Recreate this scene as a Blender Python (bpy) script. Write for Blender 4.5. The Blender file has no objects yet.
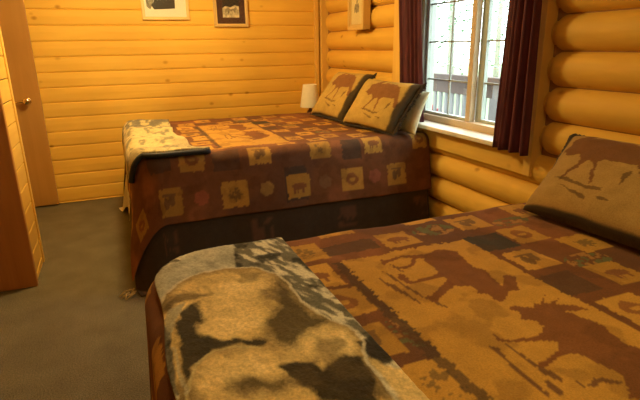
import bpy, bmesh, math, random
import numpy as np
from mathutils import Vector, Matrix

# traced pattern outlines, in metres on the bed top / unit pillow face
MOOSE1 = [[(0.791, 1.187), (0.85, 1.211), (0.881, 1.202), (0.905, 1.178), (0.889, 1.112), (0.882, 1.069), (0.901, 1.039), (0.888, 0.992), (0.876, 0.948), (0.875, 0.936), (0.926, 0.992), (0.95, 0.968), (0.908, 0.922), (0.899, 0.901), (0.867, 0.909), (0.84, 0.883), (0.814, 0.875), (0.804, 0.89), (0.813, 0.909), (0.79, 0.931), (0.799, 0.951), (0.795, 0.974), (0.766, 0.984), (0.749, 1.004), (0.765, 1.036), (0.762, 1.061), (0.776, 1.116), (0.775, 1.162)], [(0.789, 1.172), (0.76, 1.189), (0.727, 1.208), (0.658, 1.187), (0.655, 1.169), (0.648, 1.187), (0.66, 1.229), (0.665, 1.207), (0.734, 1.221), (0.775, 1.207), (0.82, 1.199)], [(0.771, 1.188), (0.731, 1.143), (0.687, 1.133), (0.683, 1.15), (0.723, 1.154), (0.757, 1.194)], [(0.78, 1.078), (0.739, 1.061), (0.668, 1.059), (0.67, 1.105), (0.655, 1.112), (0.644, 1.082), (0.651, 1.047), (0.669, 1.045), (0.732, 1.044), (0.769, 1.041)], [(0.766, 1.029), (0.697, 0.983), (0.668, 0.967), (0.664, 0.98), (0.652, 0.951), (0.664, 0.934), (0.699, 0.959), (0.765, 0.991)]]
REED1 = [[(0.596, 1.138), (0.6, 1.082), (0.614, 1.057), (0.626, 0.979), (0.627, 0.94), (0.621, 0.948), (0.612, 0.991), (0.596, 1.046), (0.596, 1.084)], [(0.625, 1.146), (0.637, 1.109), (0.64, 1.049), (0.645, 0.997), (0.653, 0.958), (0.647, 0.953), (0.639, 0.991), (0.632, 1.046), (0.625, 1.098)], [(0.67, 1.185), (0.678, 1.159), (0.68, 1.122), (0.674, 1.117), (0.668, 1.152)], [(0.667, 0.939), (0.678, 0.907), (0.671, 0.902), (0.659, 0.931)]]
MOOSE2 = [[(0.822, 0.85), (0.839, 0.842), (0.868, 0.819), (0.886, 0.838), (0.892, 0.824), (0.952, 0.866), (0.908, 0.828), (0.91, 0.817), (0.964, 0.832), (0.925, 0.81), (0.968, 0.786), (0.979, 0.76), (0.945, 0.765), (0.918, 0.781), (0.924, 0.769), (0.937, 0.729), (0.946, 0.694), (0.934, 0.653), (0.93, 0.626), (0.94, 0.601), (0.958, 0.586), (0.943, 0.533), (0.864, 0.465), (0.784, 0.432), (0.811, 0.488), (0.842, 0.517), (0.827, 0.511), (0.8, 0.487), (0.777, 0.497), (0.805, 0.526), (0.827, 0.549), (0.822, 0.575), (0.808, 0.639), (0.786, 0.644), (0.756, 0.642), (0.709, 0.626), (0.695, 0.632), (0.704, 0.639), (0.742, 0.648), (0.787, 0.667), (0.804, 0.686), (0.778, 0.701), (0.702, 0.72), (0.683, 0.73), (0.689, 0.763), (0.695, 0.737), (0.706, 0.73), (0.779, 0.72), (0.801, 0.728), (0.823, 0.745), (0.821, 0.769), (0.814, 0.782), (0.798, 0.784), (0.821, 0.818), (0.808, 0.834)]]
REED2 = [[(0.651, 0.729), (0.664, 0.712), (0.656, 0.674), (0.653, 0.647), (0.654, 0.616), (0.652, 0.558), (0.644, 0.556), (0.642, 0.608), (0.642, 0.635), (0.648, 0.67)], [(0.691, 0.732), (0.695, 0.695), (0.698, 0.641), (0.708, 0.61), (0.71, 0.582), (0.7, 0.577), (0.688, 0.605), (0.688, 0.641), (0.687, 0.691)], [(0.678, 0.599), (0.683, 0.575), (0.679, 0.544), (0.665, 0.553), (0.667, 0.579)], [(0.73, 0.577), (0.73, 0.552), (0.722, 0.549)], [(0.737, 0.555), (0.765, 0.562), (0.785, 0.557), (0.811, 0.536), (0.804, 0.53), (0.772, 0.547), (0.745, 0.546)]]
WLINE = [[(0.037, 1.164), (0.057, 1.221), (0.099, 1.276), (0.158, 1.311), (0.226, 1.317), (0.312, 1.285), (0.353, 1.225), (0.365, 1.154), (0.362, 1.051), (0.383, 0.97), (0.411, 0.919), (0.431, 0.875), (0.427, 0.829), (0.404, 0.793), (0.4, 0.725), (0.396, 0.641)]]
BEAR = [[(0.037, 1.164), (0.057, 1.221), (0.099, 1.276), (0.158, 1.311), (0.226, 1.317), (0.312, 1.285), (0.353, 1.225), (0.365, 1.154), (0.362, 1.051), (0.383, 0.97), (0.411, 0.919), (0.431, 0.875), (0.427, 0.829), (0.404, 0.793), (0.4, 0.725), (0.396, 0.641), (0.349, 0.561), (0.027, 0.696), (0.039, 0.793), (0.044, 0.963), (0.054, 1.059), (0.03, 1.088)]]
DARK = [[(0.351, 1.218), (0.363, 1.148), (0.36, 1.045), (0.38, 0.965), (0.397, 0.933), (0.331, 0.913), (0.286, 0.866), (0.25, 0.89), (0.252, 0.973), (0.31, 1.067)], [(0.078, 1.106), (0.127, 1.151), (0.129, 1.103), (0.1, 1.004), (0.151, 0.951), (0.235, 0.915), (0.216, 0.895), (0.17, 0.919), (0.129, 0.926), (0.086, 0.886), (0.061, 0.837), (0.052, 0.9), (0.059, 1.004)], [(0.237, 0.821), (0.3, 0.808), (0.303, 0.773), (0.37, 0.807), (0.398, 0.781), (0.395, 0.714), (0.365, 0.643), (0.267, 0.685), (0.246, 0.752)], [(0.113, 0.803), (0.174, 0.802), (0.221, 0.773), (0.251, 0.788), (0.225, 0.737), (0.14, 0.756)], [(0.041, 1.152), (0.091, 1.211), (0.176, 1.17), (0.134, 1.165), (0.085, 1.164), (0.057, 1.125)], [(0.265, 1.283), (0.314, 1.248), (0.287, 1.193), (0.248, 1.211)]]
WL2 = [[(0.051, 0.788), (0.063, 0.843), (0.091, 0.898), (0.129, 0.923), (0.178, 0.916), (0.216, 0.894)]]
WL3 = [[(0.049, 0.976), (0.049, 0.874), (0.055, 0.809)]]
LEAF = [[(0.042, 1.101), (0.058, 1.134), (0.099, 1.158), (0.078, 1.106), (0.051, 1.033), (0.042, 1.046)]]
SMOOTH = [[(0.295, 1.494), (0.259, 1.308), (0.156, 1.303), (0.035, 1.144), (0.009, 1.315), (0.134, 1.565)]]
PMOOSE = [[(0.034, 0.67), (0.068, 0.76), (0.059, 0.833), (0.119, 0.9), (0.199, 0.997), (0.212, 0.986), (0.174, 0.869), (0.274, 0.927), (0.319, 0.898), (0.395, 0.899), (0.485, 0.842), (0.588, 0.47), (0.549, 0.435), (0.494, 0.617), (0.393, 0.605), (0.319, 0.595), (0.302, 0.568), (0.313, 0.449), (0.325, 0.379), (0.324, 0.308), (0.312, 0.32), (0.279, 0.546), (0.248, 0.576), (0.224, 0.554), (0.192, 0.454), (0.144, 0.305), (0.13, 0.304), (0.189, 0.545), (0.159, 0.645), (0.086, 0.613)], [(0.099, 0.332), (0.173, 0.342), (0.317, 0.299), (0.398, 0.316), (0.397, 0.281), (0.326, 0.262), (0.182, 0.304)], [(0.144, 0.268), (0.239, 0.228), (0.339, 0.192), (0.338, 0.156), (0.292, 0.171), (0.189, 0.24)], [(0.381, 0.231), (0.45, 0.224), (0.447, 0.198), (0.389, 0.203)], [(0.493, 0.509), (0.471, 0.442), (0.462, 0.364), (0.449, 0.492), (0.483, 0.547)]]
WARM = (1.0, .80, .37)
SKY = 7.0
EXPO = 0.0
LIGHTS = [("ceiling_bulb", (.25, 3.6, 2.2), 86, WARM, .12)]
FILLS = [("near_fill", (.85, .35, 2.36), (0, 0, 0), .4, 9.5, WARM, 3.0)]  # unseen fill light added above the near bed, no fixture
# ---------------------------------------------------------------- helpers
C = bpy.context.scene.collection
PI = math.pi
rng = np.random.default_rng(7)

def lin(c):
    return tuple(((x/255)/12.92 if x/255 <= .04045 else ((x/255+.055)/1.055)**2.4) for x in c)

def tag(o, label=None, cat=None, group=None, kind=None):
    if label: o['label'] = label
    if cat: o['category'] = cat
    if group: o['group'] = group
    if kind: o['kind'] = kind
    return o

def empty(name, loc=(0, 0, 0), rz=0, **k):
    o = bpy.data.objects.new(name, None); C.objects.link(o)
    o.location = loc; o.rotation_euler = (0, 0, rz); o.empty_display_size = .1
    return tag(o, **k)

def mk(name, bm, mat, parent=None, smooth=False, **k):
    me = bpy.data.meshes.new(name); bmesh.ops.recalc_face_normals(bm, faces=bm.faces)
    bm.to_mesh(me); bm.free(); me.materials.append(mat)
    if smooth:
        for p in me.polygons: p.use_smooth = True
    o = bpy.data.objects.new(name, me); C.objects.link(o)
    if parent is not None: o.parent = parent
    return tag(o, **k)

def bevel(o, w=.004, seg=2):
    m = o.modifiers.new('bevel', 'BEVEL'); m.width = w; m.segments = seg; m.limit_method = 'ANGLE'; m.angle_limit = math.radians(40)
    return o

def box(bm, x0, x1, y0, y1, z0, z1, M=None):
    vs = [bm.verts.new((x, y, z)) for x in (x0, x1) for y in (y0, y1) for z in (z0, z1)]
    for f in ((0, 1, 3, 2), (4, 6, 7, 5), (0, 4, 5, 1), (2, 3, 7, 6), (0, 2, 6, 4), (1, 5, 7, 3)):
        bm.faces.new([vs[i] for i in f])
    if M is not None:
        for v in vs: v.co = M @ v.co
    return bm

def bx(*a, M=None): return box(bmesh.new(), *a, M=M)

def boxes(L):
    bm = bmesh.new()
    for a in L: box(bm, *a)
    return bm

def lathe(prof, n=32, M=None, bm=None):
    bm = bm or bmesh.new(); rings = []
    for r, z in prof:
        rings.append([bm.verts.new((r*math.cos(2*PI*i/n), r*math.sin(2*PI*i/n), z)) for i in range(n)])
    for a, b in zip(rings, rings[1:]):
        for i in range(n): bm.faces.new((a[i], a[(i+1) % n], b[(i+1) % n], b[i]))
    bm.faces.new(rings[0][::-1]); bm.faces.new(rings[-1])
    if M is not None:
        for R_ in rings:
            for v in R_: v.co = M @ v.co
    return bm

def tube(pts, r, n=10, bm=None):
    bm = bm or bmesh.new(); pts = [Vector(p) for p in pts]; rings = []
    for i, p in enumerate(pts):
        t = (pts[min(i+1, len(pts)-1)]-pts[max(i-1, 0)]).normalized()
        a = t.orthogonal().normalized() if i == 0 else (a - t*a.dot(t)).normalized()
        b = t.cross(a); rr = r[i] if isinstance(r, (list, tuple)) else r
        rings.append([bm.verts.new(p+(a*math.cos(2*PI*k/n)+b*math.sin(2*PI*k/n))*rr) for k in range(n)])
    for u, w in zip(rings, rings[1:]):
        for k in range(n): bm.faces.new((u[k], u[(k+1) % n], w[(k+1) % n], w[k]))
    bm.faces.new(rings[0][::-1]); bm.faces.new(rings[-1])
    return bm

# value noise on numpy arrays
_perm = rng.random((256, 256))
def vnoise(x, y):
    xi = np.floor(x).astype(int); yi = np.floor(y).astype(int); fx = x-xi; fy = y-yi
    fx = fx*fx*(3-2*fx); fy = fy*fy*(3-2*fy); g = lambda a, b: _perm[a % 256, b % 256]
    return (g(xi, yi)*(1-fx)+g(xi+1, yi)*fx)*(1-fy)+(g(xi, yi+1)*(1-fx)+g(xi+1, yi+1)*fx)*fy
def fbm(x, y, o=3):
    s = 0; a = 1; t = 0
    for k in range(o):
        s = s+a*vnoise(x*2**k+17*k, y*2**k+31*k); t += a; a *= .55
    return s/t
def inpoly(X, Y, P):
    r = np.zeros(X.shape, bool); n = len(P)
    for i in range(n):
        x1, y1 = P[i]; x2, y2 = P[(i+1) % n]
        if y1 == y2: continue
        c = ((y1 > Y) != (y2 > Y)) & (X < (x2-x1)*(Y-y1)/(y2-y1)+x1)
        r ^= c
    return r
def dline(X, Y, P):
    d = np.full(X.shape, 9.)
    for (x1, y1), (x2, y2) in zip(P, P[1:]):
        L = (x2-x1)**2+(y2-y1)**2+1e-9
        t = np.clip(((X-x1)*(x2-x1)+(Y-y1)*(y2-y1))/L, 0, 1)
        d = np.minimum(d, np.hypot(X-x1-t*(x2-x1), Y-y1-t*(y2-y1)))
    return d

# ---------------------------------------------------------------- materials
def nmat(name):
    m = bpy.data.materials.new(name); m.use_nodes = True; nt = m.node_tree
    b = nt.nodes['Principled BSDF']; return m, nt, b
def N(nt, t, **k):
    n = nt.nodes.new(t)
    for a, v in k.items():
        if a in n.inputs.keys() if hasattr(n.inputs, 'keys') else False: n.inputs[a].default_value = v
        else: setattr(n, a, v)
    return n
def mapped(nt, scale):
    tc = N(nt, 'ShaderNodeTexCoord'); mp = N(nt, 'ShaderNodeMapping'); mp.inputs['Scale'].default_value = scale
    nt.links.new(tc.outputs['Object'], mp.inputs['Vector']); return mp.outputs['Vector']
def noise(nt, vec, scale=1, detail=3, rough=.5, dist=0):
    n = N(nt, 'ShaderNodeTexNoise'); n.inputs['Scale'].default_value = scale; n.inputs['Detail'].default_value = detail
    n.inputs['Roughness'].default_value = rough; n.inputs['Distortion'].default_value = dist
    nt.links.new(vec, n.inputs['Vector']); return n.outputs['Fac']
def ramp(nt, fac, stops):
    r = N(nt, 'ShaderNodeValToRGB'); e = r.color_ramp.elements
    while len(e) < len(stops): e.new(.5)
    for i, (p, c) in enumerate(stops): e[i].position = p; e[i].color = (*c, 1)
    nt.links.new(fac, r.inputs['Fac']); return r.outputs['Color']
def mix(nt, a, b, fac, mode='MULTIPLY'):
    m = N(nt, 'ShaderNodeMix'); m.data_type = 'RGBA'; m.blend_type = mode
    for s, v in ((6, a), (7, b), (0, fac)):
        if isinstance(v, (int, float)): m.inputs[s].default_value = v
        elif isinstance(v, tuple): m.inputs[s].default_value = (*v, 1)
        else: nt.links.new(v, m.inputs[s])
    return m.outputs[2]
def bump(nt, b, h, s=.3, d=.01):
    n = N(nt, 'ShaderNodeBump'); n.inputs['Strength'].default_value = s; n.inputs['Distance'].default_value = d
    nt.links.new(h, n.inputs['Height']); nt.links.new(n.outputs['Normal'], b.inputs['Normal'])

def plain(name, col, rough=.6, metal=0, var=.12, scale=(6, 6, 6), bs=0):
    m, nt, b = nmat(name); v = mapped(nt, scale); f = noise(nt, v, 1, 4)
    c = ramp(nt, f, [(.3, tuple(x*(1-var) for x in col)), (.7, tuple(min(1, x*(1+var)) for x in col))])
    nt.links.new(c, b.inputs['Base Color']); b.inputs['Roughness'].default_value = rough; b.inputs['Metallic'].default_value = metal
    if bs: bump(nt, b, noise(nt, mapped(nt, tuple(s*12 for s in scale)), 1, 2), bs, .004)
    return m

def wood(name, light, dark, axis=1, rough=.45, knots=True, grain=1.0, spec=.4):
    """pine: stretched grain + knots; axis = the grain direction in object space"""
    m, nt, b = nmat(name)
    s = [14, 14, 14]; s[axis] = 1.1
    f = noise(nt, mapped(nt, tuple(s)), 1, 4, .6, .8)
    c = ramp(nt, f, [(.25, dark), (.5, tuple((a+d_)/2 for a, d_ in zip(light, dark))), (.72, light)])
    big = noise(nt, mapped(nt, (1.3, 1.3, 1.3)), 1, 2)
    c = mix(nt, c, ramp(nt, big, [(.3, (.88, .82, .75)), (.7, (1.05, 1.03, 1.0))]), 1.0)
    if knots:
        s2 = [8, 8, 8]; s2[axis] = 5.5
        vo = N(nt, 'ShaderNodeTexVoronoi'); vo.inputs['Scale'].default_value = 1.0
        nt.links.new(mapped(nt, tuple(s2)), vo.inputs['Vector'])
        wn = N(nt, 'ShaderNodeSeparateColor'); nt.links.new(vo.outputs['Color'], wn.inputs[0])
        gate = ramp(nt, wn.outputs[0], [(.58, (0, 0, 0)), (.70, (.9, .9, .9))])
        k = ramp(nt, vo.outputs['Distance'], [(.0, (1, 1, 1)), (.07, (.7, .7, .7)), (.17, (0, 0, 0))])
        kk = mix(nt, gate, k, 1.0)
        c = mix(nt, c, mix(nt, c, (.50, .30, .13), 1.0), kk, 'MIX')
    nt.links.new(c, b.inputs['Base Color']); b.inputs['Roughness'].default_value = rough
    b.inputs['Specular IOR Level'].default_value = spec
    bump(nt, b, f, .12*grain, .004)
    return m

def cloth(name, rough=.95, weave=260, bs=.35, sheen=.2, lo=.82):
    """colour comes from the mesh's own colour attribute, broken up by weave noise"""
    m, nt, b = nmat(name)
    a = N(nt, 'ShaderNodeVertexColor'); a.layer_name = 'Col'
    f = noise(nt, mapped(nt, (weave, weave, weave)), 1, 2, .6)
    g = noise(nt, mapped(nt, (22, 22, 22)), 1, 3, .6)
    c = mix(nt, a.outputs['Color'], ramp(nt, f, [(.3, (lo,)*3), (.7, (1.12,)*3)]), 1.0)
    c = mix(nt, c, ramp(nt, g, [(.3, (.9,)*3), (.7, (1.06,)*3)]), 1.0)
    nt.links.new(c, b.inputs['Base Color']); b.inputs['Roughness'].default_value = rough
    b.inputs['Specular IOR Level'].default_value = .12
    b.inputs['Sheen Weight'].default_value = sheen*.15; b.inputs['Sheen Roughness'].default_value = .6
    bump(nt, b, f, bs, .003)
    return m

M_log = wood('log_pine', (.86, .56, .10), (.78, .47, .075), 1, rough=.6, spec=.2)
M_plank = wood('plank_pine', (.88, .565, .10), (.81, .49, .075), 0, rough=.6, spec=.2)
M_plank_y = wood('plank_pine_side', (.86, .58, .13), (.76, .47, .09), 1)
M_trim = wood('trim_pine', (.86, .58, .14), (.78, .48, .10), 2, knots=False)
M_trim_y = wood('casing_pine', (.88, .60, .13), (.80, .50, .09), 1)
M_post = wood('red_post', (.56, .25, .06), (.44, .18, .04), 2, rough=.4)
M_door = wood('door_wood', (.52, .275, .065), (.46, .235, .05), 2, rough=.45, knots=False)
M_ceil = wood('ceiling_pine', (.80, .50, .16), (.70, .40, .11), 0)
M_dark = plain('wall_core', (.05, .025, .012), .9)
M_chink = plain('chinking', (.34, .17, .05), .9)
M_brass = plain('brass', (.95, .82, .55), .15, 1, .05)
M_white = plain('vinyl_white', (.42, .47, .42), .4, 0, .04)
M_tanvinyl = plain('vinyl_tan', (.62, .47, .28), .5, 0, .05)
M_sheet = plain('white_cotton', (.72, .66, .46), .9, 0, .06, bs=.2)
M_box = plain('box_spring_ticking', (.55, .50, .36), .9, 0, .05)
M_bedwood = plain('bed_leg_wood', (.10, .05, .03), .6)
M_shade = plain('shade_fabric', (.96, .92, .72), .85, 0, .03, (30, 30, 30), .15)
M_ceramic = plain('lamp_brown', (.16, .07, .03), .3)
M_stand = wood('nightstand_wood', (.40, .19, .06), (.30, .13, .04), 1, knots=False)
M_gold = plain('gold_frame', (.66, .44, .14), .4, 0, .08)
M_pineframe = plain('pine_frame', (.82, .56, .20), .45, 0, .06)
M_mat = plain('mat_board', (.90, .84, .66), .9, 0, .02)
M_matd = plain('mat_board_dark', (.085, .035, .022), .9, 0, .05)
M_ink = plain('print_black', (.035, .03, .022), .8)
M_inkg = plain('print_grey', (.30, .26, .16), .8, var=.5, scale=(60, 60, 60))
M_snow = plain('print_snow', (.62, .55, .34), .8, var=.5, scale=(45, 45, 45))
M_deck = plain('deck_boards', (.22, .19, .16), .8)
M_rail = plain('rail_wood', (.085, .060, .050), .8)
M_balu = plain('baluster_paint', (.20, .21, .22), .8)
M_redch = plain('red_plastic', (.36, .03, .04), .5)
M_ground = plain('grass_ground', (.20, .26, .14), .95)
M_bark = plain('bark', (.42, .40, .34), .95)

def carpet_mat():
    m, nt, b = nmat('carpet')
    f = noise(nt, mapped(nt, (170, 170, 170)), 1, 3, .7); g = noise(nt, mapped(nt, (5, 5, 5)), 1, 4, .6)
    c = ramp(nt, f, [(.3, (.085, .072, .045)), (.5, (.16, .138, .088)), (.72, (.27, .235, .155))])
    c = mix(nt, c, ramp(nt, g, [(.3, (.85,)*3), (.7, (1.1,)*3)]), 1.0)
    nt.links.new(c, b.inputs['Base Color']); b.inputs['Roughness'].default_value = 1; b.inputs['Specular IOR Level'].default_value = .05
    bump(nt, b, f, .6, .006); return m
M_carpet = carpet_mat()

def velvet_mat():
    m, nt, b = nmat('burgundy_velvet')
    f = noise(nt, mapped(nt, (40, 40, 6)), 1, 3)
    c = ramp(nt, f, [(.3, (.060, .009, .015)), (.7, (.115, .018, .028))])
    nt.links.new(c, b.inputs['Base Color']); b.inputs['Roughness'].default_value = .8
    b.inputs['Sheen Weight'].default_value = .35; b.inputs['Sheen Roughness'].default_value = .4
    b.inputs['Sheen Tint'].default_value = (.8, .25, .3, 1)
    return m
M_velvet = velvet_mat()

def glass_mat():
    m, nt, b = nmat('window_glass'); out = nt.nodes['Material Output']
    t = N(nt, 'ShaderNodeBsdfTransparent'); t.inputs['Color'].default_value = (.95, .98, .97, 1)
    g = N(nt, 'ShaderNodeBsdfGlossy'); g.inputs['Roughness'].default_value = .03
    mx = N(nt, 'ShaderNodeMixShader'); mx.inputs[0].default_value = .04
    nt.links.new(t.outputs[0], mx.inputs[1]); nt.links.new(g.outputs[0], mx.inputs[2])
    nt.links.new(mx.outputs[0], out.inputs['Surface']); return m
M_glass = glass_mat()
def picglass_mat():
    m, nt, b = nmat('picture_glass'); out = nt.nodes['Material Output']
    t = N(nt, 'ShaderNodeBsdfTransparent')
    g = N(nt, 'ShaderNodeBsdfGlossy'); g.inputs['Roughness'].default_value = .15
    mx = N(nt, 'ShaderNodeMixShader'); mx.inputs[0].default_value = .05
    nt.links.new(t.outputs[0], mx.inputs[1]); nt.links.new(g.outputs[0], mx.inputs[2])
    nt.links.new(mx.outputs[0], out.inputs['Surface']); return m
M_pglass = picglass_mat()

def leaf_mat(name, c1, c2):
    m, nt, b = nmat(name); f = noise(nt, mapped(nt, (3, 3, 3)), 1, 3)
    nt.links.new(ramp(nt, f, [(.3, c1), (.7, c2)]), b.inputs['Base Color']); b.inputs['Roughness'].default_value = .9; return m
M_leafs = [leaf_mat('foliage_a', (.16, .26, .16), (.30, .44, .28)), leaf_mat('foliage_b', (.10, .19, .13), (.20, .34, .22))]

M_spread = cloth('woven_bedspread')
M_plush = cloth('plush_throw', weave=140, bs=.7, sheen=.35, lo=.75)
M_dblank = cloth('dark_blanket')

# ---------------------------------------------------------------- room
XW = 2.07; YB = 5.12; CEIL = 2.42; YF = -1.6; XL = -1.7
mk('floor', bx(XL-.1, 2.3, YF-.1, YB+.15, -.1, 0), M_carpet, kind='structure', label='grey brown speckled carpet floor')
mk('ceiling', bx(XL-.1, 2.4, YF-.1, YB+.15, CEIL, CEIL+.1), M_ceil, kind='structure')

# back wall of horizontal boards with small grooves between them
bm = bmesh.new(); H = .132
prof = []
z = .281-3*H
while z < CEIL:
    for dz, dy in ((0, .012), (.004, .004), (.016, .0), (.075, -.003), (H-.010, .0), (H-.003, .006), (H, .012)):
        zz = z+dz
        if 0 <= zz <= CEIL: prof.append((zz, YB+dy))
    z += H
rows = []
for zz, yy in prof: rows.append([bm.verts.new((x, yy, zz)) for x in (XL, -.6, .8, 2.2)])
for a, b_ in zip(rows, rows[1:]):
    for i in range(3): bm.faces.new((a[i], a[i+1], b_[i+1], b_[i]))
box(bm, XL, 2.3, YB+.02, YB+.12, 0, CEIL)
mk('wall_back', bm, M_plank, kind='structure', label='varnished horizontal pine board wall behind the far bed')
mk('wall_left', bx(XL-.1, XL, YF, YB, 0, CEIL), M_plank_y, kind='structure')
mk('wall_front', bx(XL, 2.3, YF-.1, YF, 0, CEIL), M_plank, kind='structure')

# log wall with the window opening  y 2.09..3.40, z .845..2.0
OY0, OY1, OZ0, OZ1 = 2.085, 3.42, .835, 2.0
XC = 2.165; SP = .1776
def log(bm, y0, y1, zc, r0=True, r1=True, seed=0):
    n = 20; ys = []; L = y1-y0; e = .065
    for k in range(7): ys.append((y0+e*(k/6)**1.5*1.0, math.sqrt(max(0.0, 1-(1-(k/6)**1.5)**2)) if r0 else 1))
    m = max(2, int(L/.35))
    for k in range(1, m): ys.append((y0+e+(L-2*e)*k/m, 1))
    for k in range(6, -1, -1): ys.append((y1-e*(k/6)**1.5, math.sqrt(max(0.0, 1-(1-(k/6)**1.5)**2)) if r1 else 1))
    rings = []; rr = random.Random(seed); ph = rr.random()*6
    for y, s in ys:
        s = max(s, .66) ; w = 1+.018*math.sin(y*2.3+ph)
        rings.append([bm.verts.new((XC+(.088*s+(1-s)*.01)*w*math.cos(a), y, zc+.0925*(.25+.75*s if s < 1 else 1)*w*math.sin(a))) for a in (2*PI*i/n for i in range(n))])
    for a, b_ in zip(rings, rings[1:]):
        for i in range(n): bm.faces.new((a[i], a[(i+1) % n], b_[(i+1) % n], b_[i]))
    bm.faces.new(rings[0][::-1]); bm.faces.new(rings[-1])
bm = bmesh.new()
for k in range(-6, 9):
    zc = 1.0+SP*(k+.5)
    if zc > CEIL-.02: break
    if zc < 0: continue
    if zc < .66: log(bm, YF, 5.03, zc, False, True, k)
    elif zc < .8:
        log(bm, YF, 5.03, zc-.01, False, True, k)
    else:
        log(bm, YF, 2.050, zc, False, True, k); log(bm, 3.565, 5.03, zc, False, True, k)
lw = mk('wall_right', bm, M_log, smooth=True, kind='structure', label='stacked round pine log wall with the window')
bm = boxes([(2.135, 2.34, YF, OY0, 0, CEIL), (2.135, 2.34, OY1, YB+.02, 0, CEIL), (2.135, 2.34, OY0, OY1, 0, .80), (2.135, 2.34, OY0, OY1, OZ1, CEIL)])
mk('log_core', bm, M_chink, lw)

# corner trims
t = mk('trim_1', bx(2.005, 2.05, YB-.028, YB+.005, 0, CEIL), M_trim, kind='structure', label='narrow upright pine trim in the far corner'); bevel(t)
t = mk('trim_2', bx(2.058, 2.20, 5.045, YB-.03, 0, CEIL), M_trim, kind='structure', label='pine corner board at the end of the log wall'); bevel(t)

# window
win = empty('window_1', (2.2, 2.75, .845), kind='structure', label='white sliding window with thin grilles beside the far bed')
def wpart(name, L, mat, bw=.003):
    o = mk(name, boxes([(a[0]-2.2, a[1]-2.2, a[2]-2.75, a[3]-2.75, a[4]-.845, a[5]-.845) for a in L]), mat, win)
    if bw: bevel(o, bw)
    return o
wpart('casing', [(2.052, 2.16, 3.405, 3.558, .69, 2.12)], M_trim)
wpart('casing', [(2.062, 2.16, 2.052, 2.105, .69, 2.12)], M_trim)
wpart('apron', [(2.070, 2.16, 2.100, 3.405, .69, .812)], M_trim_y)
wpart('head_casing', [(2.052, 2.16, 2.085, 3.405, 2.0, 2.12)], M_trim_y)
wpart('sill', [(2.005, 2.30, 2.103, 3.40, .822, .85)], plain('sill_paint', (.80, .74, .60), .45), .006)
wpart('jamb', [(2.16, 2.32, 3.38, 3.42, .845, 2.0), (2.16, 2.32, 2.085, 2.105, .845, 2.0), (2.16, 2.32, 2.105, 3.38, 1.98, 2.0)], M_white)
wpart('window_frame', [(2.17, 2.27, 3.32, 3.38, .845, 1.98), (2.17, 2.27, 2.105, 2.15, .845, 1.98), (2.17, 2.27, 2.15, 3.32, 1.93, 1.98)], M_white)
wpart('window_track', [(2.16, 2.27, 2.15, 3.32, .846, .895)], M_tanvinyl)
wpart('sash', [(2.19, 2.225, 3.285, 3.32, .895, 1.93), (2.19, 2.225, 2.79, 3.285, .895, .915), (2.19, 2.225, 2.79, 3.285, 1.91, 1.93)], M_white)
wpart('meeting_rail', [(2.18, 2.225, 2.745, 2.79, .895, 1.93)], M_tanvinyl)
wpart('sash', [(2.23, 2.262, 2.69, 2.75, .895, 1.93), (2.23, 2.262, 2.15, 2.18, .895, 1.93), (2.23, 2.262, 2.18, 2.69, .895, .915), (2.23, 2.262, 2.18, 2.69, 1.91, 1.93)], M_white)
M_grille = plain('grille', (.30, .31, .27), .5)
wpart('muntin', [(2.203, 2.215, 2.79, 3.285, z_-.005, z_+.005) for z_ in (1.15, 1.413, 1.672)]+[(2.203, 2.215, 3.013, 3.024, .915, 1.91)], M_grille, 0)
wpart('muntin', [(2.24, 2.252, 2.18, 2.69, z_-.005, z_+.005) for z_ in (1.15, 1.413, 1.672)]+[(2.24, 2.252, 2.42, 2.431, .915, 1.91)], M_grille, 0)
wpart('pane', [(2.208, 2.2105, 2.79, 3.285, .915, 1.91)], M_glass, 0)
wpart('pane', [(2.245, 2.2475, 2.18, 2.69, .915, 1.91)], M_glass, 0)

# partition and its red post at the left
pt = mk('wall_partition', boxes([(-.785, -.612, 3.305, 3.66, 0, CEIL)]), M_dark, kind='structure', label='short boarded partition at the left edge')
bm = bmesh.new(); z = .281-3*H+.03
while z < CEIL:
    z0, z1 = max(0, z+.003), min(CEIL, z+H-.003)
    if z1 > z0+.02: box(bm, -.613, -.600, 3.305, 3.655, z0, z1)
    z += H
o = mk('boarding', bm, M_plank_y, pt); bevel(o, .004)
t = mk('trim_3', bx(-.615, -.592, 3.655, 3.70, 0, CEIL), M_trim, kind='structure', label='thin upright pine trim at the end of the partition boards'); bevel(t)
t = mk('trim_4', bx(-.80, -.588, 3.262, 3.304, 0, CEIL), M_post, kind='structure', label='reddish brown upright post board at the left edge'); bevel(t, .006)

# door
d = mk('door_1', bx(-1.42, -.612, YB-.045, YB-.006, .012, 2.05), M_door, kind='structure', label='flat tan brown wooden door at the far left'); bevel(d, .004)
M = Matrix.Translation((-.715, YB-.045, .975)) @ Matrix.Rotation(PI/2, 4, 'X')
bm = lathe([(.030, 0), (.032, .004), (.026, .010), (.011, .014), (.010, .040), (.016, .046), (.026, .052), (.030, .062), (.026, .074), (.012, .079)], 24, M)
tube([(-.715, YB-.09, .975), (-.745, YB-.092, .974), (-.79, YB-.088, .968), (-.815, YB-.084, .966)], [.011, .010, .009, .007], 10, bm)
mk('door_handle', bm, M_brass, d, smooth=True, label='shiny brass door handle')
for zz in (.25, 1.8):
    mk('hinge', boxes([(-1.44, -1.42, YB-.05, YB-.03, zz-.05, zz+.05)]), M_brass, d)

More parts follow.
